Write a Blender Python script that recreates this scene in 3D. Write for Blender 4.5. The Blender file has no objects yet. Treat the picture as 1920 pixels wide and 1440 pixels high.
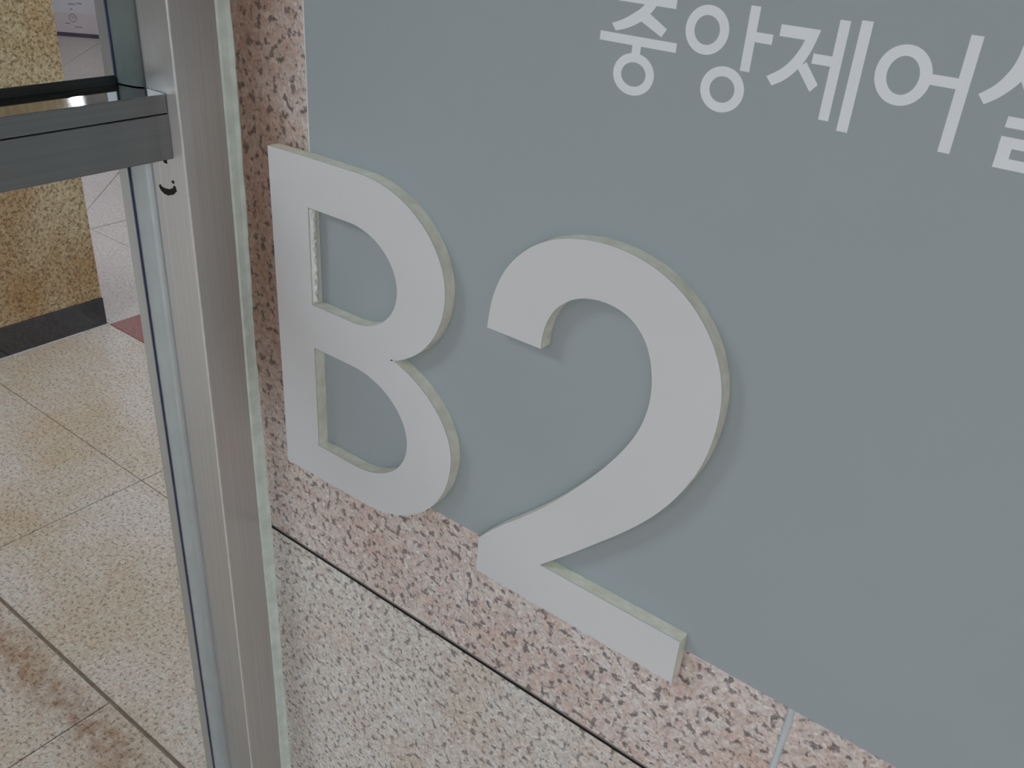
import bpy, math, random
from mathutils import Vector, Matrix
from mathutils.geometry import tessellate_polygon

SC = bpy.context.scene
COL = SC.collection
random.seed(7)

# ------------------------------------------------------------------ camera
# world: X along the signed wall, Y into that wall (its face is Y = 0), Z up, floor Z = 0 (metres)
H, D = 1.45, 0.53
cam_d = bpy.data.cameras.new('camera')
cam = bpy.data.objects.new('camera', cam_d); COL.objects.link(cam)
right = Vector((0.78892657, 0.61094187, 0.0659159))
down = Vector((0.34492767, -0.35151371, -0.87032351))
fwd = Vector((-0.50854673, 0.70935756, -0.48804926))
cam.matrix_world = Matrix(((right.x, -down.x, -fwd.x, 0.0), (right.y, -down.y, -fwd.y, -D),
                           (right.z, -down.z, -fwd.z, H), (0, 0, 0, 1)))
cam_d.sensor_width = 36.0
cam_d.lens = 1700.45 / 1920 * 36.0
cam_d.clip_start = 0.01
SC.camera = cam

# ------------------------------------------------------------------ world, exposure
w = bpy.data.worlds.new('world'); SC.world = w; w.use_nodes = True
w.node_tree.nodes['Background'].inputs[0].default_value = (0.5, 0.5, 0.5, 1)
w.node_tree.nodes['Background'].inputs[1].default_value = 0.0
SC.view_settings.view_transform = 'Standard'
SC.view_settings.look = 'None'
SC.view_settings.gamma = 1.0
SC.view_settings.use_curve_mapping = False
SC.view_settings.exposure = 0.3

# keep the light paths short enough for a quick render
SC.cycles.max_bounces = 6; SC.cycles.diffuse_bounces = 3; SC.cycles.glossy_bounces = 3
SC.cycles.transparent_max_bounces = 8; SC.cycles.use_light_tree = False
SC.cycles.use_adaptive_sampling = True; SC.cycles.adaptive_threshold = 0.05; SC.cycles.adaptive_min_samples = 16
SC.cycles.caustics_reflective = False; SC.cycles.caustics_refractive = False

CEIL = 2.7
# the ceiling lamps, inferred and added (fixtures are built further down): x, y, length, width, axis angle, strength
LAMPS = [(-6.56, 2.917, 1.5, 0.032, -0.43, 90), (-5.0, 0.3, 1.2, 0.60, 0.0, 15), (-1.75, 2.4, 0.6, 1.2, 0.0, 27), (-2.0, -1.6, 1.2, 0.60, 0.0, 10)]  # second and third are added to brighten the far floor and pillar
for lx, ls in ((-7.0, 5), (-4.0, 6), (-1.0, 11), (2.0, 20), (4.8, 22)):  # unseen hall rows, added to send low frontal light onto the sign
    LAMPS += [(lx, -3.7, 1.2, 0.60, 0.0, ls), (lx, -6.6, 1.2, 0.60, 0.0, ls * 1.2)]

# ------------------------------------------------------------------ material helpers
def lin(r, g, b):
    f = lambda c: (c / 255 / 12.92) if c / 255 <= 0.04045 else ((c / 255 + 0.055) / 1.055) ** 2.4
    return (f(r), f(g), f(b), 1.0)

class NT:
    def __init__(s, name):
        s.m = bpy.data.materials.new(name); s.m.use_nodes = True
        s.t = s.m.node_tree; s.t.nodes.clear()
        s.out = s.n('ShaderNodeOutputMaterial')
    def n(s, typ, ins=None, **kw):
        nd = s.t.nodes.new(typ)
        for k, v in kw.items(): setattr(nd, k, v)
        for k, v in (ins or {}).items():
            if isinstance(v, bpy.types.NodeSocket): s.t.links.new(v, nd.inputs[k])
            else: nd.inputs[k].default_value = v
        return nd
    def ramp(s, fac, stops, interp='LINEAR'):
        r = s.n('ShaderNodeValToRGB', {0: fac}); cr = r.color_ramp; cr.interpolation = interp
        while len(cr.elements) < len(stops): cr.elements.new(0.5)
        for e, (p, c) in zip(cr.elements, stops): e.position = p; e.color = c
        return r.outputs[0]
    def mix(s, f, a, b, mode='MIX'):
        m = s.n('ShaderNodeMix', data_type='RGBA', blend_type=mode)
        for k, v in ((0, f), (6, a), (7, b)):
            if isinstance(v, bpy.types.NodeSocket): s.t.links.new(v, m.inputs[k])
            else: m.inputs[k].default_value = v
        return m.outputs[2]
    def math(s, op, a, b=0.0, c=0.0):
        return s.n('ShaderNodeMath', {0: a, 1: b, 2: c}, operation=op).outputs[0]
    def bsdf(s, **ins):
        b = s.n('ShaderNodeBsdfPrincipled', {k.replace('_', ' '): v for k, v in ins.items()})
        s.t.links.new(b.outputs[0], s.out.inputs[0]); return b

def plain(name, col, rough=0.5, metal=0.0, spec=0.5, noise=0.0, nscale=40, bump=0.0, bscale=200):
    N = NT(name); c = col
    tc = N.n('ShaderNodeTexCoord').outputs['Object']
    if noise:
        nz = N.n('ShaderNodeTexNoise', {'Vector': tc, 'Scale': nscale, 'Detail': 4.0}).outputs[0]
        lo = tuple(v * (1 - noise) for v in col[:3]) + (1,); hi = tuple(min(1, v * (1 + noise)) for v in col[:3]) + (1,)
        c = N.ramp(nz, [(0.3, lo), (0.7, hi)])
    kw = dict(Base_Color=c, Roughness=rough, Metallic=metal)
    kw['Specular_IOR_Level'] = spec
    if bump:
        bz = N.n('ShaderNodeTexNoise', {'Vector': tc, 'Scale': bscale, 'Detail': 3.0}).outputs[0]
        kw['Normal'] = N.n('ShaderNodeBump', {'Strength': bump, 'Distance': 0.001, 'Height': bz}).outputs[0]
    N.bsdf(**kw)
    return N.m

def granite(name, cell, base, dark, light, dark_amt=0.42, tint=None, tint_scale=6.0, rough=0.42, stain=None, spec=0.4, soft=0.05):
    """speckled stone: feldspar patches, fine grain, soft dark mica blobs and pale flecks; world-position driven"""
    N = NT(name)
    pos = N.n('ShaderNodeNewGeometry').outputs['Position']
    nz = lambda sc, det=2.0, off=0.0, dist=0.0: N.n('ShaderNodeTexNoise', {'Vector': N.n('ShaderNodeVectorMath', {0: pos, 1: (off, off * 1.7, -off)}, operation='ADD').outputs[0],
                                             'Scale': sc / cell, 'Detail': det, 'Roughness': 0.55, 'Distortion': dist}).outputs[0]
    c = N.ramp(nz(0.42, 2.0, 3.1), [(0.34, base[0]), (0.5, base[1]), (0.64, base[2])])
    v = N.n('ShaderNodeTexVoronoi', {'Vector': pos, 'Scale': 1.5 / cell}).outputs['Color']
    v = N.n('ShaderNodeSeparateColor', {0: v}).outputs[1]
    c = N.mix(1.0, c, N.ramp(v, [(0.0, (0.80, 0.80, 0.80, 1)), (0.5, (0.98, 0.98, 0.98, 1)), (1.0, (1.10, 1.10, 1.10, 1))]), 'MULTIPLY')
    c = N.mix(N.ramp(nz(0.55, 2.0, 7.7), [(0.60, (0, 0, 0, 1)), (0.66, (1, 1, 1, 1))]), c, light)
    d = nz(0.50, 2.5, 0.0, 0.0)
    m = N.ramp(d, [(dark_amt - soft, (1, 1, 1, 1)), (dark_amt + soft * 0.6, (0, 0, 0, 1))])
    c = N.mix(N.math('MULTIPLY', m, 0.9), c, N.mix(v, dark[0], dark[1]))
    if tint:
        tn = N.n('ShaderNodeTexNoise', {'Vector': pos, 'Scale': tint_scale, 'Detail': 3.0}).outputs[0]
        c = N.mix(N.ramp(tn, [(0.40, (0, 0, 0, 1)), (0.68, (1, 1, 1, 1))]), c, N.mix(1.0, c, tint, 'MULTIPLY'))
    if stain: c = stain(N, pos, c)
    N.bsdf(Base_Color=c, Roughness=rough, Specular_IOR_Level=spec)
    return N.m

# rusty wear along the wide joint of the floor (a stain with its own shape)
def rust(N, pos, c):
    xyz = N.n('ShaderNodeSeparateXYZ', {0: pos}).outputs
    wob = N.n('ShaderNodeTexNoise', {'Vector': pos, 'Scale': 5.0, 'Detail': 3.0}).outputs[0]
    y = N.math('ADD', xyz[1], N.math('MULTIPLY', N.math('SUBTRACT', wob, 0.5), 0.08))
    dy = N.math('ABSOLUTE', N.math('ADD', y, 0.03))
    band = N.n('ShaderNodeMapRange', {0: dy, 1: 0.0, 2: 0.075, 3: 1.0, 4: 0.0}, interpolation_type='SMOOTHSTEP').outputs[0]
    dx = N.math('ABSOLUTE', N.math('ADD', xyz[0], 1.42))
    end = N.n('ShaderNodeMapRange', {0: dx, 1: 0.15, 2: 0.5, 3: 1.0, 4: 0.0}, interpolation_type='SMOOTHSTEP').outputs[0]
    gr = N.n('ShaderNodeTexNoise', {'Vector': pos, 'Scale': 38.0, 'Detail': 5.0}).outputs[0]
    gr = N.ramp(gr, [(0.38, (0, 0, 0, 1)), (0.62, (1, 1, 1, 1))])
    m = N.math('MULTIPLY', N.math('MULTIPLY', band, end), N.math('MULTIPLY_ADD', gr, 0.75, 0.25))
    c = N.mix(N.math('MULTIPLY', m, 0.85), c, N.mix(1.0, c, lin(190, 156, 132), 'MULTIPLY'))
    big = N.n('ShaderNodeTexNoise', {'Vector': pos, 'Scale': 3.2, 'Detail': 3.0}).outputs[0]
    return N.mix(N.ramp(big, [(0.45, (0, 0, 0, 1)), (0.7, (1, 1, 1, 1))]), c, N.mix(1.0, c, lin(244, 236, 220), 'MULTIPLY'))

def steel(name, col=(0.55, 0.55, 0.545, 1), rough=0.42, axis=2, aniso=0.9):
    """brushed steel: the grain runs along the given axis, so reflections smear across it"""
    N = NT(name)
    pos = N.n('ShaderNodeNewGeometry').outputs['Position']
    sc = [700.0, 700.0, 700.0]; sc[axis] = 3.0
    p = N.n('ShaderNodeVectorMath', {0: pos, 1: sc}, operation='MULTIPLY').outputs[0]
    nz = N.n('ShaderNodeTexNoise', {'Vector': p, 'Scale': 1.0, 'Detail': 2.0}).outputs[0]
    lo = tuple(c * 0.93 for c in col[:3]) + (1,); hi = tuple(c * 1.05 for c in col[:3]) + (1,)
    c = N.ramp(nz, [(0.3, lo), (0.7, hi)])
    tg = N.n('ShaderNodeTangent', direction_type='RADIAL', axis='XYZ'[axis]).outputs[0]
    sm = N.n('ShaderNodeTexNoise', {'Vector': pos, 'Scale': 9.0, 'Detail': 2.0}).outputs[0]
    N.bsdf(Base_Color=c, Metallic=1.0, Roughness=N.math('MULTIPLY_ADD', sm, 0.05, rough - 0.025), Anisotropic=aniso, Tangent=tg)
    return N.m

def glass_mat(name, tint, refl):
    N = NT(name)
    tr = N.n('ShaderNodeBsdfTransparent', {0: tint}).outputs[0]
    gl = N.n('ShaderNodeBsdfGlossy', {'Color': (1, 1, 1, 1), 'Roughness': 0.0}).outputs[0]
    lw = N.n('ShaderNodeLayerWeight', {0: 0.5}).outputs['Facing']
    fr = N.math('MULTIPLY_ADD', N.math('POWER', lw, 5.0), 0.9, 0.03)
    mx = N.n('ShaderNodeMixShader', {0: N.math('MULTIPLY', fr, refl), 1: tr, 2: gl})
    N.t.links.new(mx.outputs[0], N.out.inputs[0]); return N.m

def emit(name, col, strength):
    N = NT(name)
    e = N.n('ShaderNodeEmission', {0: col, 1: strength})
    N.t.links.new(e.outputs[0], N.out.inputs[0]); return N.m

M = {}
# brown stain beside the steel post, above the joint, also painting the post's shade
def stain_and_shade(N, pos, c):
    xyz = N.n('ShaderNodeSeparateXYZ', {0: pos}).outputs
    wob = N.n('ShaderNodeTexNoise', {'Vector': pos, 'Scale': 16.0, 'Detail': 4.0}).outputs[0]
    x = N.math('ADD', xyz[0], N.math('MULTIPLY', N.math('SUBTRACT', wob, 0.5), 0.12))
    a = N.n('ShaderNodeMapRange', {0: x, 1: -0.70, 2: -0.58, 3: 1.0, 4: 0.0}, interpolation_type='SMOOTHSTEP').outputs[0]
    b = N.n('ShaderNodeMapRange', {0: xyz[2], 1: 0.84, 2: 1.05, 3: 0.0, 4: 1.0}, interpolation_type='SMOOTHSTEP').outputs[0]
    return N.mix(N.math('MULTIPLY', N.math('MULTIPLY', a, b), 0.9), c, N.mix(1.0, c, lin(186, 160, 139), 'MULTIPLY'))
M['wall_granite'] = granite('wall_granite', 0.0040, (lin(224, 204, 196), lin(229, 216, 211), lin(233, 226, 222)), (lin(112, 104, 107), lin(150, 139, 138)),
    lin(243, 240, 237), 0.435, tint=lin(248, 238, 232), tint_scale=9.0, stain=stain_and_shade)
M['wall_granite_pale'] = granite('wall_granite_pale', 0.0040, (lin(224, 212, 203), lin(230, 224, 218), lin(235, 231, 226)), (lin(124, 119, 120), lin(158, 151, 148)),
    lin(245, 243, 240), 0.43, tint=lin(248, 240, 232), tint_scale=9.0)
M['floor_granite'] = granite('floor_granite', 0.0040, (lin(192, 172, 161), lin(194, 181, 172), lin(200, 190, 183)), (lin(118, 109, 106), lin(146, 134, 127)),
    lin(208, 200, 195), 0.42, tint=lin(246, 235, 222), tint_scale=3.0, rough=0.5, stain=rust)
M['pale_granite'] = granite('pale_granite', 0.0045, (lin(190, 170, 166), lin(192, 177, 174), lin(198, 187, 184)), (lin(122, 115, 114), lin(146, 136, 134)),
    lin(202, 196, 194), 0.39, rough=0.5)
M['red_granite'] = granite('red_granite', 0.004, (lin(124, 66, 64), lin(134, 74, 72), lin(142, 82, 78)), (lin(98, 56, 54), lin(110, 62, 60)), lin(150, 92, 88), 0.38)
M['pillar_granite'] = granite('pillar_granite', 0.0046, (lin(176, 150, 112), lin(194, 172, 136), lin(204, 186, 152)), (lin(112, 92, 66), lin(146, 122, 90)),
    lin(216, 202, 172), 0.44, tint=lin(228, 200, 166), tint_scale=3.0, rough=0.35)
M['black_stone'] = granite('black_stone', 0.004, (lin(50, 49, 52), lin(54, 53, 56), lin(60, 58, 61)), (lin(40, 40, 42), lin(46, 45, 48)), lin(76, 74, 76), 0.4, rough=0.4)
M['far_granite'] = plain('far_granite', lin(180, 168, 158), 0.5, noise=0.22, nscale=150)
M['grout'] = plain('grout', lin(120, 104, 90), 0.9, noise=0.25, nscale=60)
M['core'] = plain('core', lin(70, 66, 62), 0.9, noise=0.2)
M['ceiling'] = plain('ceiling', lin(214, 208, 200), 0.9, noise=0.05, nscale=3)
M['paint'] = plain('paint', lin(128, 120, 114), 0.7, noise=0.06, nscale=2)
M['dark_wall'] = plain('dark_wall', lin(70, 67, 66), 0.6, noise=0.1, nscale=2)
M['panel'] = plain('panel', lin(171, 180, 184), 0.42, spec=0.35, noise=0.012, nscale=3, bump=0.02, bscale=900)
M['panel_edge'] = plain('panel_edge', lin(236, 236, 232), 0.5, noise=0.03)
M['print'] = plain('print', lin(244, 248, 252), 0.45, spec=0.3, noise=0.01)
M['face'] = plain('face', lin(226, 226, 228), 0.5, spec=0.3, noise=0.012, nscale=5, bump=0.03, bscale=600)
M['foam'] = plain('foam', lin(250, 246, 226), 0.34, spec=0.5, noise=0.15, nscale=75, bump=0.5, bscale=170)
M['steel_v'] = steel('steel_v', (0.80, 0.825, 0.85, 1), rough=0.42, axis=2, aniso=0.97)
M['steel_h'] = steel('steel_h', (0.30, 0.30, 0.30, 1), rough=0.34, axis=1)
M['edge_highlight'] = plain('edge_highlight', (0.95, 0.99, 0.97, 1), 0.52, metal=0.9, noise=0.08, nscale=80)  # whiter metal that paints the bright highlight along the post's edge
M['mirror'] = steel('mirror', (0.46, 0.45, 0.44, 1), rough=0.05, axis=1, aniso=0.0)
M['silicone'] = plain('silicone', lin(228, 240, 233), 0.4, noise=0.10, nscale=60, bump=0.4, bscale=120)
M['bead'] = plain('bead', lin(205, 216, 222), 0.38, metal=0.8, noise=0.05, nscale=30)
M['bead_dimmed'] = plain('bead_dimmed', lin(120, 130, 129), 0.4, noise=0.08, nscale=30)  # darker copy of the bead, painting the dimmer light higher up
M['glue'] = plain('glue', lin(248, 248, 244), 0.16, spec=1.0, noise=0.04, nscale=90)
M['rubber'] = plain('rubber', lin(40, 44, 42), 0.45, noise=0.1)
M['blue_tape'] = plain('blue_tape', lin(66, 72, 104), 0.5, noise=0.2, nscale=30)
M['rope'] = plain('rope', lin(206, 214, 218), 0.4, noise=0.06, nscale=40)
M['joint_fill'] = plain('joint_fill', lin(142, 134, 130), 0.7, noise=0.15, nscale=60)
M['joint_dark'] = plain('joint_dark', lin(22, 20, 19), 0.9, noise=0.2)
M['soot'] = plain('soot', lin(34, 30, 28), 0.7, noise=0.3, nscale=200)
M['glass'] = glass_mat('glass', (0.93, 0.95, 0.945, 1), 0.8)
M['board'] = plain('board', lin(214, 210, 216), 0.5, noise=0.03, nscale=4)
M['board_tint'] = plain('board_tint', lin(212, 196, 200), 0.5, noise=0.03, nscale=4)
M['board_ink'] = plain('board_ink', lin(150, 140, 150), 0.6, noise=0.1)
M['board_rail'] = plain('board_rail', lin(72, 56, 80), 0.5, noise=0.1)
M['white_metal'] = plain('white_metal', lin(225, 225, 222), 0.5, noise=0.02)

# ------------------------------------------------------------------ mesh helpers
def link(name, me, mat, parent=None):
    o = bpy.data.objects.new(name, me); COL.objects.link(o)
    if mat and not me.materials: me.materials.append(M[mat])
    if parent: o.parent = parent
    return o

def mesh(name, vs, fs, smooth=False):
    me = bpy.data.meshes.new(name); me.from_pydata([tuple(v) for v in vs], [], fs); me.update()
    if smooth:
        for p in me.polygons: p.use_smooth = True
    return me

def box_data(x0, x1, y0, y1, z0, z1, base=0):
    vs = [(x0, y0, z0), (x1, y0, z0), (x1, y1, z0), (x0, y1, z0), (x0, y0, z1), (x1, y0, z1), (x1, y1, z1), (x0, y1, z1)]
    fs = [(0, 3, 2, 1), (4, 5, 6, 7), (0, 1, 5, 4), (1, 2, 6, 5), (2, 3, 7, 6), (3, 0, 4, 7)]
    return vs, [tuple(i + base for i in f) for f in fs]

def bevel(o, wd, seg=2):
    m = o.modifiers.new('bevel', 'BEVEL'); m.width = wd; m.segments = seg; m.harden_normals = False; m.limit_method = 'ANGLE'; m.angle_limit = 0.6
    return o

def box(name, x0, x1, y0, y1, z0, z1, mat, parent=None, bev=0.0, org=None):
    """box given in world coordinates; parents here are Empties/meshes without rotation"""
    ox, oy, oz = org if org else (0, 0, 0)
    vs, fs = box_data(x0 - ox, x1 - ox, y0 - oy, y1 - oy, z0 - oz, z1 - oz)
    o = link(name, mesh(name, vs, fs), mat, parent)
    if bev: bevel(o, bev)
    return o

def prism_xz(polys, y0, y1, ox=0.0, oz=0.0):
    """polys: list of (outer, holes) in x,z metres -> closed solid between y0 (front) and y1"""
    V, F = [], []
    for outer, holes in polys:
        loops = [[Vector((x - ox, z - oz, 0)) for x, z in L] for L in [outer] + holes]
        flat = [p for L in loops for p in L]
        tris = tessellate_polygon(loops)
        b = len(V); n = len(flat)
        V += [(p.x, y0, p.y) for p in flat] + [(p.x, y1, p.y) for p in flat]
        for t in tris:
            a, c, d = (flat[i] for i in t)
            ccw = (c - a).cross(d - a).z > 0
            t = t if ccw else (t[0], t[2], t[1])
            F.append(tuple(b + i for i in t)); F.append(tuple(b + n + i for i in reversed(t)))
        s = 0
        for k, L in enumerate(loops):
            m = len(L)
            area = sum(L[i].x * L[(i + 1) % m].y - L[(i + 1) % m].x * L[i].y for i in range(m))
            fl = (area > 0) == (k == 0)
            for i in range(m):
                i0, i1 = b + s + i, b + s + (i + 1) % m
                F.append((i1, i0, i0 + n, i1 + n) if fl else (i0, i1, i1 + n, i0 + n))
            s += m
    return V, F

def empty(name, loc=(0, 0, 0)):
    o = bpy.data.objects.new(name, None); COL.objects.link(o); o.location = loc; o.empty_display_size = 0.1
    return o

def tag(o, label=None, cat=None, group=None, kind=None):
    for k, v in (('label', label), ('category', cat), ('group', group), ('kind', kind)):
        if v: o[k] = v
    return o

def catmull(P, n=5):
    out = []
    for i in range(len(P) - 1):
        p0, p1, p2, p3 = P[max(i - 1, 0)], P[i], P[i + 1], P[min(i + 2, len(P) - 1)]
        for k in range(n):
            t = k / n
            out.append(tuple(0.5 * (2 * p1[a] + (p2[a] - p0[a]) * t + (2 * p0[a] - 5 * p1[a] + 4 * p2[a] - p3[a]) * t * t
                             + (3 * p1[a] - p0[a] - 3 * p2[a] + p3[a]) * t ** 3) for a in (0, 1)))
    out.append(P[-1]); return out

def arc(cx, cz, a, b, t0, t1, n):
    return [(cx + a * math.cos(math.radians(t0 + (t1 - t0) * i / n)), cz + b * math.sin(math.radians(t0 + (t1 - t0) * i / n))) for i in range(n + 1)]

def mm(L):      # sign coordinates (mm, measured from the eye point on the wall) -> metres on the wall
    return [(x / 1000.0, H + z / 1000.0) for x, z in L]

# ------------------------------------------------------------------ floor with its tiles
XW, XE, YS, YN = -10.0, 6.0, -8.5, 6.0
YT = -2.2095                                  # south of this the tiles are too far off to tell apart: one joined part
WALL_END = -0.834
floor = tag(box('floor', XW, XE, YS, YN, -0.12, -0.004, 'grout'), kind='structure')
PX, PY = 0.884, 0.4475
rows = [(0.031 + PY * k, 0.031 + PY * (k + 1)) for k in range(-5, 14)]
tiles = {}
def tile(x0, x1, y0, y1, mat):
    g = 0.0011
    key = (round(x1 - x0, 4), round(y1 - y0, 4), mat)
    if key not in tiles:
        # a small arris round the top: lower ring, shoulder ring, top
        L, W = x1 - x0, y1 - y0
        ring = lambda d, z: [(d, d, z), (L - d, d, z), (L - d, W - d, z), (d, W - d, z)]
        vs = ring(g, 0) + ring(g, 0.0032) + ring(g + 0.0008, 0.004)
        fs = [(0, 3, 2, 1), (8, 9, 10, 11)] + [(r + i, r + (i + 1) % 4, r + 4 + (i + 1) % 4, r + 4 + i) for r in (0, 4) for i in range(4)]
        me = mesh('floor_tile', vs, fs); me.materials.append(M[mat]); tiles[key] = me
    o = bpy.data.objects.new('floor_tile', tiles[key]); COL.objects.link(o)
    o.parent = floor; o.location = (x0, y0, -0.004)
DX = -3.661                                  # west of this line the tiles lie diagonally
for r, (y0, y1) in enumerate(rows):
    k = r - 5
    yb = y1 - (0.006 if k == -1 else 0.0)     # the wide, dirty joint
    y0c, y1c = max(y0, YT), min(yb, YN)
    if y1c - y0c < 0.02: continue
    off = -1.30 if k == -1 or (k < -1 and k % 2) else -1.896
    lim = XE if y0 < 0 else WALL_END
    x = off - PX * 12
    while x < lim:
        a, b = max(x, DX), min(x + PX, lim)
        if b - a > 0.02:
            m = 'floor_granite'
            if k >= 2: m = 'pale_granite' if b < -2.75 else ('red_granite' if k == 2 else 'pale_granite')
            if k in (0, 1) and b < -2.75: m = 'pale_granite'
            if m == 'floor_granite' and (y1c < -1.3 or a > 1.0): m = 'far_granite'    # well outside the picture
            tile(a, b, y0c, y1c, m)
        x += PX
def clip(poly, f):
    out = []
    for i in range(len(poly)):
        p, q = poly[i], poly[(i + 1) % len(poly)]; fp, fq = f(p), f(q)
        if fp >= 0: out.append(p)
        if (fp >= 0) != (fq >= 0):
            t = fp / (fp - fq); out.append((p[0] + t * (q[0] - p[0]), p[1] + t * (q[1] - p[1])))
    return out
S0, SS, T0, TS = -2.40, 0.715, -4.7, 1.6
for i in range(-20, 20):
    for j in range(-12, 12):
        s0, s1, t0, t1 = S0 + SS * i + 0.003, S0 + SS * (i + 1) - 0.003, T0 + TS * j + 0.003, T0 + TS * (j + 1) - 0.003
        P = [((s + t) / 2, (s - t) / 2) for s, t in ((s0, t0), (s0, t1), (s1, t1), (s1, t0))]
        for f in (lambda p: p[0] - XW, lambda p: DX - 0.005 - p[0], lambda p: p[1] - YT, lambda p: YN - p[1]):
            P = clip(P, f) if P else P
        if len(P) < 3: continue
        ar = sum(P[q][0] * P[(q + 1) % len(P)][1] - P[(q + 1) % len(P)][0] * P[q][1] for q in range(len(P))) / 2
        if abs(ar) < 0.01: continue
        if ar < 0: P.reverse()
        n = len(P)
        V = [(x, y, -0.004) for x, y in P] + [(x, y, 0.0) for x, y in P]
        F = [tuple(range(n - 1, -1, -1)), tuple(range(n, 2 * n))] + [(q, (q + 1) % n, n + (q + 1) % n, n + q) for q in range(n)]
        link('floor_tile', mesh('floor_tile', V, F), 'pale_granite', floor)

V, F = [], []
y = YT
while y > YS + 0.02:
    x = XW; ya = max(y - PY, YS)
    while x < XE - 0.02:
        v, f = box_data(x + 0.001, min(x + PX, XE) - 0.001, ya + 0.001, y - 0.001, -0.004, 0.0, len(V)); V += v; F += f
        x += PX
    y -= PY
tag(link('distant_tiles', mesh('distant_tiles', V, F), 'far_granite', floor), kind='stuff')

# ------------------------------------------------------------------ room shell
wall = tag(box('wall_back', WALL_END + 0.002, XE, 0.02, YN, 0.0, CEIL, 'core'), kind='structure')
tag(box('wall_front', XW, XE, YS - 0.1, YS, 0.0, CEIL, 'paint'), kind='structure')
tag(box('wall_left', XW - 0.1, XW, YS, YN, 0.0, CEIL, 'paint'), kind='structure')
tag(box('wall_right', XE, XE + 0.1, YS, YN, 0.0, CEIL, 'dark_wall'), kind='structure')
tag(box('wall_far', XW, WALL_END, YN, YN + 0.1, 0.0, CEIL, 'paint'), kind='structure')
tag(box('ceiling', XW, XE, YS, YN, CEIL, CEIL + 0.1, 'ceiling'), kind='structure')

# granite slabs of the signed wall, each with a small arris
ZJ, XJ = 0.7594, -0.0972
hx = [WALL_END, XJ - 0.0022, XJ + 0.0022, 0.640, 0.6444, 1.378, 1.3824, 2.116, 2.1204, 2.854, 2.8584, 3.6, 3.6044, 4.4, 4.4044, 5.2, 5.2044, XE]
zr = [(0.0, ZJ - 0.0034), (ZJ + 0.0028, 1.6), (1.6045, CEIL)]
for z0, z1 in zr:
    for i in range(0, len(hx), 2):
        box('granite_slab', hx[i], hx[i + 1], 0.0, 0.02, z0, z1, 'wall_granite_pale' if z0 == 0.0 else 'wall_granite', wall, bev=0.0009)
# joint fillings: recessed grey sealant over an open dark slit, and the bulging white bead of the upright joint
for zc in (ZJ, 1.6022):
    box('joint_filler', WALL_END, XE, 0.0012, 0.019, zc - 0.0006, zc + 0.0028, 'joint_fill', wall)
    box('joint_gap', WALL_END, XE, 0.0007, 0.019, zc - 0.0034, zc - 0.0007, 'joint_dark', wall)
def rope(name, x, z0, z1, r, mat, parent, seed):
    rnd = random.Random(seed); V, F = [], []; n = 60; k = 10
    ph = [rnd.uniform(0, 6.28) for _ in range(4)]
    for i in range(n + 1):
        z = z0 + (z1 - z0) * i / n
        dx = 0.0005 * math.sin(z * 70 + ph[0]) + 0.0003 * math.sin(z * 190 + ph[1]); rr = r * (1 + 0.10 * math.sin(z * 110 + ph[2]))
        for j in range(k):
            a = 2 * math.pi * j / k
            V.append((x + dx + rr * math.cos(a), 0.0008 + rr * 0.85 * math.sin(a), z))
    for i in range(n):
        for j in range(k):
            F.append((i * k + j, i * k + (j + 1) % k, (i + 1) * k + (j + 1) % k, (i + 1) * k + j))
    return link(name, mesh(name, V, F, True), mat, parent)
for i in range(1, len(hx) - 1, 2):
    for q, (z0, z1) in enumerate(zr):
        rope('joint_sealant', (hx[i] + hx[i + 1]) / 2, z0, z1, 0.0030, 'rope', wall, i * 3 + q)

# ------------------------------------------------------------------ pillar beyond the glass
PXF, PYC = -2.79, 0.92
pil = tag(empty('granite_pillar', (PXF - 0.45, PYC - 0.65, 0)), 'brown speckled granite pillar with a black stone base, seen through the glass', 'pillar')
o3 = (PXF - 0.45, PYC - 0.65, 0)
box('shaft', PXF - 0.9, PXF, PYC - 1.3, PYC, 0.0985, CEIL, 'pillar_granite', pil, bev=0.004, org=o3)
box('base', PXF - 0.902, PXF + 0.002, PYC - 1.302, PYC + 0.002, 0.0, 0.0985, 'black_stone', pil, bev=0.002, org=o3)

# ------------------------------------------------------------------ ceiling lamps, inferred and added
for i, (x, y, L, W, rot, st) in enumerate(LAMPS):
    e = empty('ceiling_light', (x, y, CEIL)); e.rotation_euler = (0, 0, rot)
    places = ['far beyond the pillar', 'behind the pillar, added for the far floor', 'beside the end of the signed wall, added for the pillar', 'nearest outside the glass partition']
    if i > 3:
        n_ = (i - 4) // 2; row = ('nearer', 'farther')[(i - 4) % 2]
        places += [''] * (i - 3)
        places[i] = 'in the %s hall row, %s from the left, added fill' % (row, ('first', 'second', 'third', 'fourth', 'fifth')[n_])
    tag(e, 'white tube ceiling light ' + places[i], 'ceiling light', 'ceiling lights of the hall')
    vs, fs = box_data(-L / 2 - 0.02, L / 2 + 0.02, -W / 2 - 0.02, W / 2 + 0.02, -0.05, -0.0005)
    link('housing', mesh('housing', vs, fs), 'white_metal', e)
    vs, fs = box_data(-L / 2, L / 2, -W / 2, W / 2, -0.06, -0.0505)
    d = link('diffuser', mesh('diffuser', vs, fs), None, e)
    d.data.materials.append(emit('lamp_%d' % i, (0.87, 0.955, 1.03, 1), st))

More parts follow.
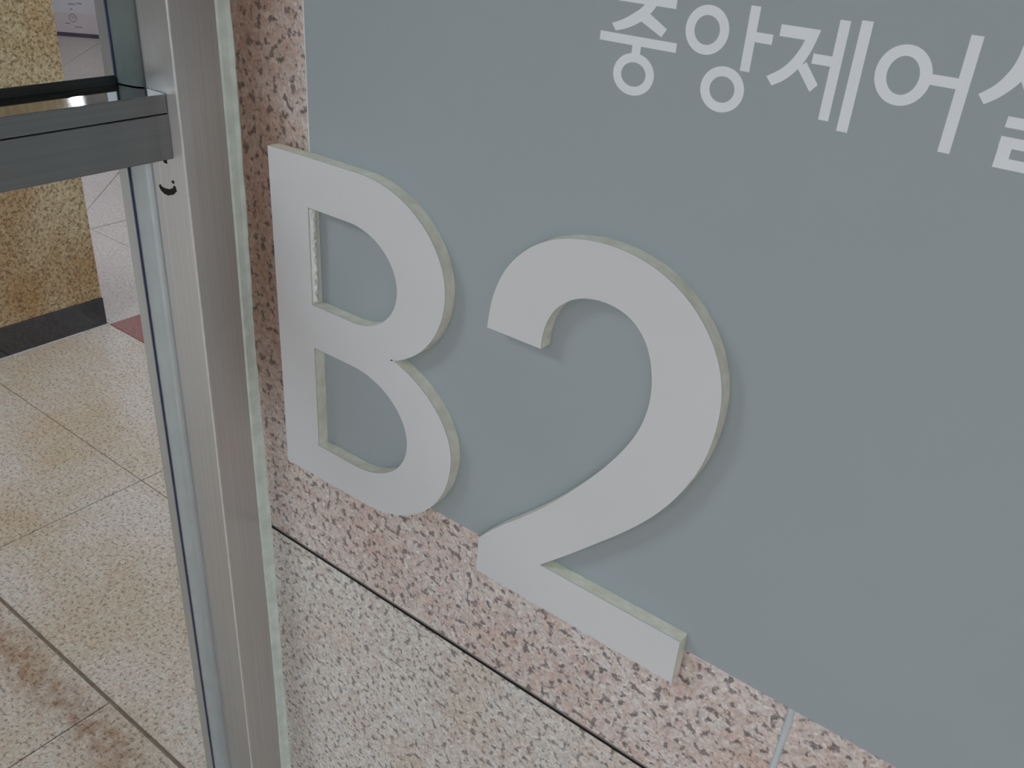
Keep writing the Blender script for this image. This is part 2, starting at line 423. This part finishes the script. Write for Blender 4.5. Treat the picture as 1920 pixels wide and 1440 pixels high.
# ------------------------------------------------------------------ steel and glass partition, square to the wall
POSTX0, POSTX1, POSTY = -0.834, -0.720, -0.0588
GX = -0.7996
RZ1, RZJ, RZ0 = H - 0.1878, H - 0.2045, H - 0.2456
RX = -0.7358
YEND = -1.45
part = tag(empty('glass_partition', (-0.777, -0.03, 0)), 'brushed steel framed glass partition meeting the granite wall, left of the sign', 'partition')
oo = (-0.777, -0.03, 0)
kb = dict(parent=part, org=oo)
post = box('post', POSTX0, POSTX1, POSTY, -0.0004, 0.0, CEIL, 'steel_v', bev=0.0014, **kb)
post.data.materials.append(M['edge_highlight']); post.modifiers['bevel'].material = 1
box('post', POSTX0, POSTX1, YEND - 0.0588, YEND, 0.0, CEIL, 'steel_v', bev=0.0014, **kb)
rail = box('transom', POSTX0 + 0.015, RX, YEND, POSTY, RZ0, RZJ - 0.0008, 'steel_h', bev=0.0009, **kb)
# upper capping of the transom with a polished, slightly rising top
def cap(x_out, x_in, name):
    V = []
    for y in (YEND, POSTY - 0.0006):
        V += [(x_out - oo[0], y - oo[1], RZJ), (x_in - oo[0], y - oo[1], RZJ), (x_in - oo[0], y - oo[1], RZ1 + 0.0002), (x_out - oo[0], y - oo[1], RZ1)]
    s = 1 if x_out > x_in else -1
    F = [(0, 1, 2, 3), (7, 6, 5, 4), (0, 4, 5, 1), (1, 5, 6, 2), (2, 6, 7, 3), (3, 7, 4, 0)]
    if s > 0: F = [tuple(reversed(f)) for f in F]
    o = link(name, mesh(name, V, F), 'steel_h', rail); o.data.materials.append(M['mirror'])
    for p in o.data.polygons:
        if p.normal.z > 0.9: p.material_index = 1
    bevel(o, 0.0008, 2); return o
cap(RX, GX + 0.006, 'transom_cap')
cap(POSTX0 + 0.015, GX - 0.008, 'transom_cap')
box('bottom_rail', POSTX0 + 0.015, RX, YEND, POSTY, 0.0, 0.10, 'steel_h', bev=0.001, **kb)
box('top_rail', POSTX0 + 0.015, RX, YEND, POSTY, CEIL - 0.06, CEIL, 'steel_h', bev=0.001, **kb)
def pane(z0, z1):
    p = box('glass_pane', GX - 0.004, GX + 0.004, YEND - 0.01, POSTY + 0.01, z0, z1, 'glass', **kb); return p
lower_pane = pane(0.09, RZ0 + 0.012); upper_pane = pane(RZ1 - 0.01, CEIL - 0.05)
# pale rounded glazing beads against the post, with a dark blue line where they meet the glass
def vbead(z0, z1, wd, yb, sgn=1, name='glazing_bead', n=8, mat='bead'):
    V, F = [], []
    for z in (z0, z1):
        V.append((GX + sgn * 0.004 - oo[0], yb - oo[1], z))
        for i in range(n + 1):
            a = math.pi / 2 * i / n
            V.append((GX + sgn * (0.004 + wd * math.sin(a)) - oo[0], yb - 0.011 * math.cos(a) ** 1.0 - oo[1], z))
    k = n + 2
    F = [tuple(range(k - 1, -1, -1)), tuple(range(k, 2 * k))] + [(i, (i + 1) % k, k + (i + 1) % k, k + i) for i in range(k)]
    if sgn < 0: F = [tuple(reversed(f)) for f in F]
    return link(name, mesh(name, V, F), mat, part)
upper_bead = vbead(RZ1 + 0.001, CEIL - 0.06, 0.030, POSTY, mat='bead_dimmed')
lower_bead = vbead(0.10, RZ0, 0.0245, POSTY)
for z0, z1, bd in ((RZ1 + 0.001, CEIL - 0.06, upper_bead), (0.10, RZ0, lower_bead)):
    box('glazing_gasket', GX + 0.004, GX + 0.0062, POSTY - 0.0122, POSTY - 0.0002, z0, z1, 'blue_tape', bd, org=oo)
# dark rubber along the foot of the upper pane
V, F = [], []
n = 6
for y in (YEND, POSTY - 0.0002):
    V.append((GX + 0.004 - oo[0], y - oo[1], RZ1 - 0.002))
    for i in range(n + 1):
        a = math.pi / 2 * i / n
        V.append((GX + 0.004 + 0.0032 * math.sin(a) - oo[0], y - oo[1], RZ1 - 0.001 + 0.0085 * math.cos(a) ** 0.6))
k = n + 2
F = [tuple(range(k)), tuple(range(2 * k - 1, k - 1, -1))] + [((i + 1) % k, i, k + i, k + (i + 1) % k) for i in range(k)]
link('pane_foot_gasket', mesh('pane_foot_gasket', V, F), 'rubber', upper_pane)
# dark scuffs on the post below the transom
def blot(path, r, name):
    """flat smear of dried glue: a lumpy ribbon 0.4 mm thick on the face Y = POSTY"""
    rnd = random.Random(len(path)); L, Rr = [], []
    for i, (x, z) in enumerate(path):
        a = path[max(i - 1, 0)]; b = path[min(i + 1, len(path) - 1)]
        dx, dz = b[0] - a[0], b[1] - a[1]; ln = math.hypot(dx, dz) or 1
        rr = r * (0.45 + 0.75 * math.sin(math.pi * (i + 0.6) / (len(path) + 0.2))) * rnd.uniform(0.8, 1.2)
        L.append((x - dz / ln * rr, z + dx / ln * rr)); Rr.append((x + dz / ln * rr, z - dx / ln * rr))
    V, F = prism_xz([(L + Rr[::-1], [])], POSTY - 0.0004 - oo[1], POSTY - 0.00002 - oo[1], oo[0], 0)
    return link(name, mesh(name, V, F), 'soot', post)
hook = catmull([(-0.7639, 1.1736), (-0.7611, 1.1703), (-0.7545, 1.1690), (-0.7457, 1.1709), (-0.7395, 1.1748), (-0.7412, 1.1772)], 3)
blot(hook, 0.0027, 'glue_smear')
blot(catmull([(-0.7508, 1.2005), (-0.7500, 1.1990), (-0.7502, 1.1972)], 3), 0.0027, 'glue_smear')
blot(catmull([(-0.7425, 1.1822), (-0.7418, 1.1812), (-0.7420, 1.1803)], 3), 0.0021, 'glue_smear')
# silicone fillet between post and granite, ragged on the stone side
rnd = random.Random(3); V, F = [], []
n = 240
ZT = [(0.0, 5.0), (0.3258, 5.0), (0.5735, 4.2), (0.7798, 5.4), (0.9038, 2.6), (1.0024, 0.9), (1.0999, 4.0), (1.2667, 6.4), (1.3388, 5.4), (2.7, 5.0)]
for i in range(n + 1):
    z = CEIL * i / n
    for (za, wa), (zb, wb) in zip(ZT, ZT[1:]):
        if za <= z <= zb: wd = wa + (wb - wa) * (z - za) / (zb - za)
    wd = (wd + rnd.uniform(-0.7, 0.7)) / 1000 + 0.0008; d = 0.0125 + 0.0010 * math.sin(z * 9) + rnd.uniform(-0.0001, 0.0001)
    V += [(POSTX1 + 0.0001 - oo[0], -0.0001 - oo[1], z), (POSTX1 + 0.0001 - oo[0], -d - oo[1], z), (POSTX1 + 0.0012 + wd * 0.1 - oo[0], -d * 0.86 - oo[1], z),
          (POSTX1 + wd * 0.55 + 0.0006 - oo[0], -d * 0.36 - oo[1], z), (POSTX1 + wd - oo[0], -0.0011 - oo[1], z), (POSTX1 + wd + 0.0003 - oo[0], -0.0001 - oo[1], z)]
for i in range(n):
    for j in range(6):
        F.append((i * 6 + j, i * 6 + (j + 1) % 6, i * 6 + 6 + (j + 1) % 6, i * 6 + 6 + j))
link('caulk_bead', mesh('caulk_bead', V, F), 'silicone', part)

# ------------------------------------------------------------------ sign panel with printed Korean lettering
PT = 0.003
PLX, PBZ, PRX, PTZ = -1.162 * D, H - 1.006 * D, 0.62, H + 0.42
sign = tag(empty('sign_panel', (PLX, 0, PBZ)), 'large flat grey sign panel printed with white Korean letters on the granite wall', 'sign')
so = (PLX, 0.0, PBZ)
box('backing_board', PLX, PRX, -PT + 0.0006, -0.0002, PBZ, PTZ, 'panel_edge', sign, org=so)
box('printed_sheet', PLX + 0.0018, PRX - 0.0006, -PT, -PT + 0.0006, PBZ + 0.0006, PTZ - 0.0006, 'panel', sign, org=so)
def ring(cx, cz, rx, rz, ix, iz):
    return (arc(cx, cz, rx, rz, 0, 360, 48)[:-1], [arc(cx, cz, ix, iz, 360, 0, 48)[:-1]])
def bar(x0, x1, z0, z1): return ([(x0, z0), (x1, z0), (x1, z1), (x0, z1)], [])
SYL = [
    [ # jung
        bar(-318.3, -277.5, -63.5, -58.0),
        (catmull([(-321.2, -77.1), (-313.4, -73.8), (-305.9, -69.2), (-300.9, -65.4), (-297.0, -60.0)], 4)
         + [(-289.3, -60.0)] + catmull([(-291.6, -64.5), (-294.9, -68.8), (-300.4, -73.7), (-309.4, -78.5), (-317.9, -81.2)], 4), []),
        ([(-295.2, -68.2), (-281.8, -75.6), (-284.9, -80.6), (-300.4, -73.4)], []),
        bar(-329, -273.6, -88.1, -82.6), bar(-304.4, -298.2, -95.0, -87.6), ring(-301.2, -105.4, 15.0, 12.9, 9.0, 7.4)],
    [ # ang
        ring(-255.1, -72.3, 14.2, 13.9, 8.3, 8.3), bar(-230.0, -224.0, -91.4, -55.5), bar(-224.2, -213.6, -74.6, -69.1), ring(-239.2, -103.9, 14.3, 13.3, 8.2, 7.6)],
    [ # je
        ([(-210, -69.2), (-194.0, -69.2), (-186.8, -62.9), (-210, -62.9)][::1], []),
        ([(-194.7, -68.9)] + catmull([(-194.7, -69.0), (-196.6, -74.4), (-200.5, -81.2), (-205.6, -86.7), (-213.1, -91.7)], 4)
         + catmull([(-208.9, -96.3), (-202.2, -92.2), (-196.4, -86.3), (-192.3, -80.0), (-189.3, -72.6), (-186.8, -62.9)], 4), []),
        ([(-191.3, -80.5), (-182.1, -91.4), (-185.9, -95.9), (-195.9, -84.2)], []),
        bar(-188.3, -176.6, -80.8, -75.4), bar(-177.5, -171.6, -109.7, -56.3), bar(-165.9, -159.6, -113.7, -55.0)],
    [ # eo
        ring(-137.9, -78.9, 14.8, 15.6, 8.5, 9.9), bar(-123.4, -109.4, -81.2, -75.8), bar(-110.2, -104.0, -113.6, -54.5)],
    [ # sil
        (catmull([(-98.9, -81.6), (-92.3, -75.8), (-87.6, -67.8), (-85.7, -60.0), (-85.2, -50.5)], 4)
         + [(-79.0, -50.5)] + catmull([(-79.4, -60.0), (-79.6, -67.0), (-81.9, -73.4), (-88.6, -81.3), (-95.0, -86.0)], 4), []),
        (catmull([(-79.2, -62.0), (-76.6, -69.0), (-72.5, -75.2), (-65.2, -81.4)], 4) + catmull([(-68.8, -86.0), (-75.0, -80.6), (-79.4, -75.4), (-82.4, -70.5)], 4), []),
        bar(-54.5, -48.3, -86.6, -50.0),
        bar(-82.0, -48.2, -95.0, -89.5), bar(-54.4, -48.2, -104.9, -89.5), bar(-82.2, -48.2, -104.9, -99.4), bar(-82.0, -75.6, -115.4, -99.4), bar(-82.0, -47.2, -115.4, -110.0)],
]
for syl in SYL:
    V, F = [], []
    for q, (o, hs) in enumerate(syl):
        v, f = prism_xz([(mm(o), [mm(h) for h in hs])], -PT - 0.00012 - 0.00001 * q, -PT - 0.00001, PLX, PBZ)
        b = len(V); V += v; F += [tuple(i + b for i in t) for t in f]
    link('printed_syllable', mesh('printed_syllable', V, F), 'print', sign)

# ------------------------------------------------------------------ the thick B and 2
YF = 0.97 * D - D                 # front of the letters
YB = -PT - 0.0002                 # back, on the printed sheet
SK = 0.0014                       # thickness of the white face sheet
B_outer = ([(-655.3, -560.6), (-655.3, -223.4)] + [(-600.0, -222.6)] + arc(-540, -302, 98, 79.6, 90, 0, 22) + arc(-540, -302, 98, 88, 0, -67.8, 16)[1:]
           + arc(-540, -458, 111, 81.3, 70.4, 0, 18) + arc(-540, -458, 111, 101.5, 0, -90, 24)[1:])
B_up = [(-605, -267.7), (-605, -362.4)] + arc(-553, -315, 57.3, 47.3, -90, 90, 32)
B_lo = [(-605, -407.3), (-605, -519.6)] + arc(-553, -463.5, 70.8, 56.2, -90, 90, 32)
two_o = [(-397, -313.3), (-394.3, -291), (-388, -270.5), (-379, -254.5), (-366.8, -240.8), (-352.9, -230.4), (-337.5, -223), (-320, -218.2), (-301, -216), (-282, -216.6),
         (-263.5, -220.2), (-247.2, -226.4), (-233, -234.8), (-220.5, -245.6), (-209.2, -259.4), (-200.7, -275.7), (-195.8, -292.9), (-194.2, -312), (-195.6, -332.6),
         (-199.4, -352.1), (-206.4, -372), (-217.4, -394.5), (-233, -418), (-252.5, -441.4), (-273, -463), (-291.5, -482.3), (-308.5, -499.4), (-325, -515.5)]
two_i = [(-393, -523), (-371.5, -499), (-346, -474.5), (-322, -449.5), (-300, -423.2), (-283, -401), (-268.5, -379.3), (-258, -360.3), (-251.2, -343.5), (-247.8, -328),
         (-247, -314.3), (-248.2, -302), (-251.4, -289.3), (-257.2, -276.8), (-266.2, -266.8), (-278, -260.4), (-291.8, -258), (-305.2, -259), (-317.4, -263),
         (-327.6, -269.8), (-335.6, -278.8), (-341, -290.3), (-343.8, -302.5), (-344, -313.2)]
two = catmull(two_o, 4) + [(-188.1, -515.3), (-188.1, -560.2), (-393, -560.8)] + catmull(two_i, 4)
def letter(name, outer, holes, label, cat, face_label, body_label):
    xs = [p[0] for p in outer]; zs = [p[1] for p in outer]
    ox, oz = (min(xs) + max(xs)) / 2000, H + min(zs) / 1000
    e = tag(empty(name, (ox, 0, oz)), label, cat)
    V, F = prism_xz([(mm(outer), [mm(h) for h in holes])], YF + SK, YB, ox, oz)
    b = link('foam_body', mesh('foam_body', V, F), 'foam', e); tag(b, body_label)
    V, F = prism_xz([(mm(outer), [mm(h) for h in holes])], YF, YF + SK, ox, oz)
    f = link('face_sheet', mesh('face_sheet', V, F), 'face', e); tag(f, face_label)
    return e
LB = letter('raised_letter', B_outer, [B_up, B_lo], 'thick pale capital letter B at the lower left corner of the grey panel', 'letter', 'matt white front face', 'cream cut foam edge')
letter('raised_numeral', two, [], 'thick pale number 2 standing right of the letter B', 'number', 'matt white front face', 'cream cut foam edge')

# lumpy clear glue shining on the stem side of the upper opening of the B
rnd = random.Random(11); V, F = [], []
lx, lz = LB.location.x, LB.location.z
nz_, ny_ = 92, 9
lump = [[rnd.uniform(0, 1) for _ in range(6)] for _ in range(40)]
for i in range(nz_ + 1):
    z = H - 0.361 + (0.361 - 0.2692) * i / nz_
    u_ = i / nz_ * 36; k0 = int(u_); fu = u_ - k0; fu = fu * fu * (3 - 2 * fu)
    for j in range(ny_ + 1):
        t = j / ny_
        y = YF + SK + 0.0002 + 0.0064 * t
        v_ = t * 4; k1 = int(v_); fv = v_ - k1
        L = lambda a, b: lump[a][b] * (1 - fu) + lump[a + 1][b] * fu
        q = L(k0, k1) * (1 - fv) + L(k0, min(k1 + 1, 5)) * fv
        hgt = (0.0010 + 0.0030 * q) * math.sin(math.pi * t) ** 0.6 * min(1, i / 2, (nz_ - i) / 2)
        V.append((-0.605 + 0.00005 + hgt - lx, y, z - lz))
for i in range(nz_):
    for j in range(ny_):
        a = i * (ny_ + 1) + j
        F.append((a, a + 1, a + ny_ + 2, a + ny_ + 1))
tag(link('glue_strip', mesh('glue_strip', V, F, True), 'glue', LB.children[0]), 'shiny clear glue')

# ------------------------------------------------------------------ far notice board on the floor beyond the pillar
B0 = Vector((-8.05, 3.685, 0)); u = Vector((0.24, 0.165, 0)).normalized(); ang = math.atan2(u.y, u.x)
nb = tag(empty('notice_board', tuple(B0 + u * 0.15)), 'white notice board with a dark purple foot rail, far behind the pillar', 'board')
nb.rotation_euler = (0, 0, ang)
def lbox(name, x0, x1, y0, y1, z0, z1, mat):
    vs, fs = box_data(x0, x1, y0, y1, z0, z1); return link(name, mesh(name, vs, fs), mat, nb)
lbox('sheet', -0.5, 0.5, -0.012, 0.012, 0.03, 1.5, 'board')
lbox('tinted_strip', -0.49, 0.49, -0.0135, -0.0122, 0.031, 0.19, 'board_tint')
lbox('foot_rail', -0.51, 0.51, -0.03, 0.03, 0.0, 0.03, 'board_rail')
V, F = prism_xz([ring(-0.018, 0.150, 0.034, 0.034, 0.026, 0.026), ring(-0.014, 0.155, 0.014, 0.010, 0.008, 0.005)], -0.0150, -0.0136)
link('faint_ring_mark', mesh('faint_ring_mark', V, F), 'board_ink', nb)
for x0, x1, z in ((-0.09, -0.05, 0.10), (-0.01, 0.05, 0.075), (-0.04, 0.02, 0.255), (0.03, 0.08, 0.265), (-0.03, -0.01, 0.215)):
    lbox('faint_print_line', x0, x1, -0.0150, -0.0136, z, z + 0.010, 'board_ink')
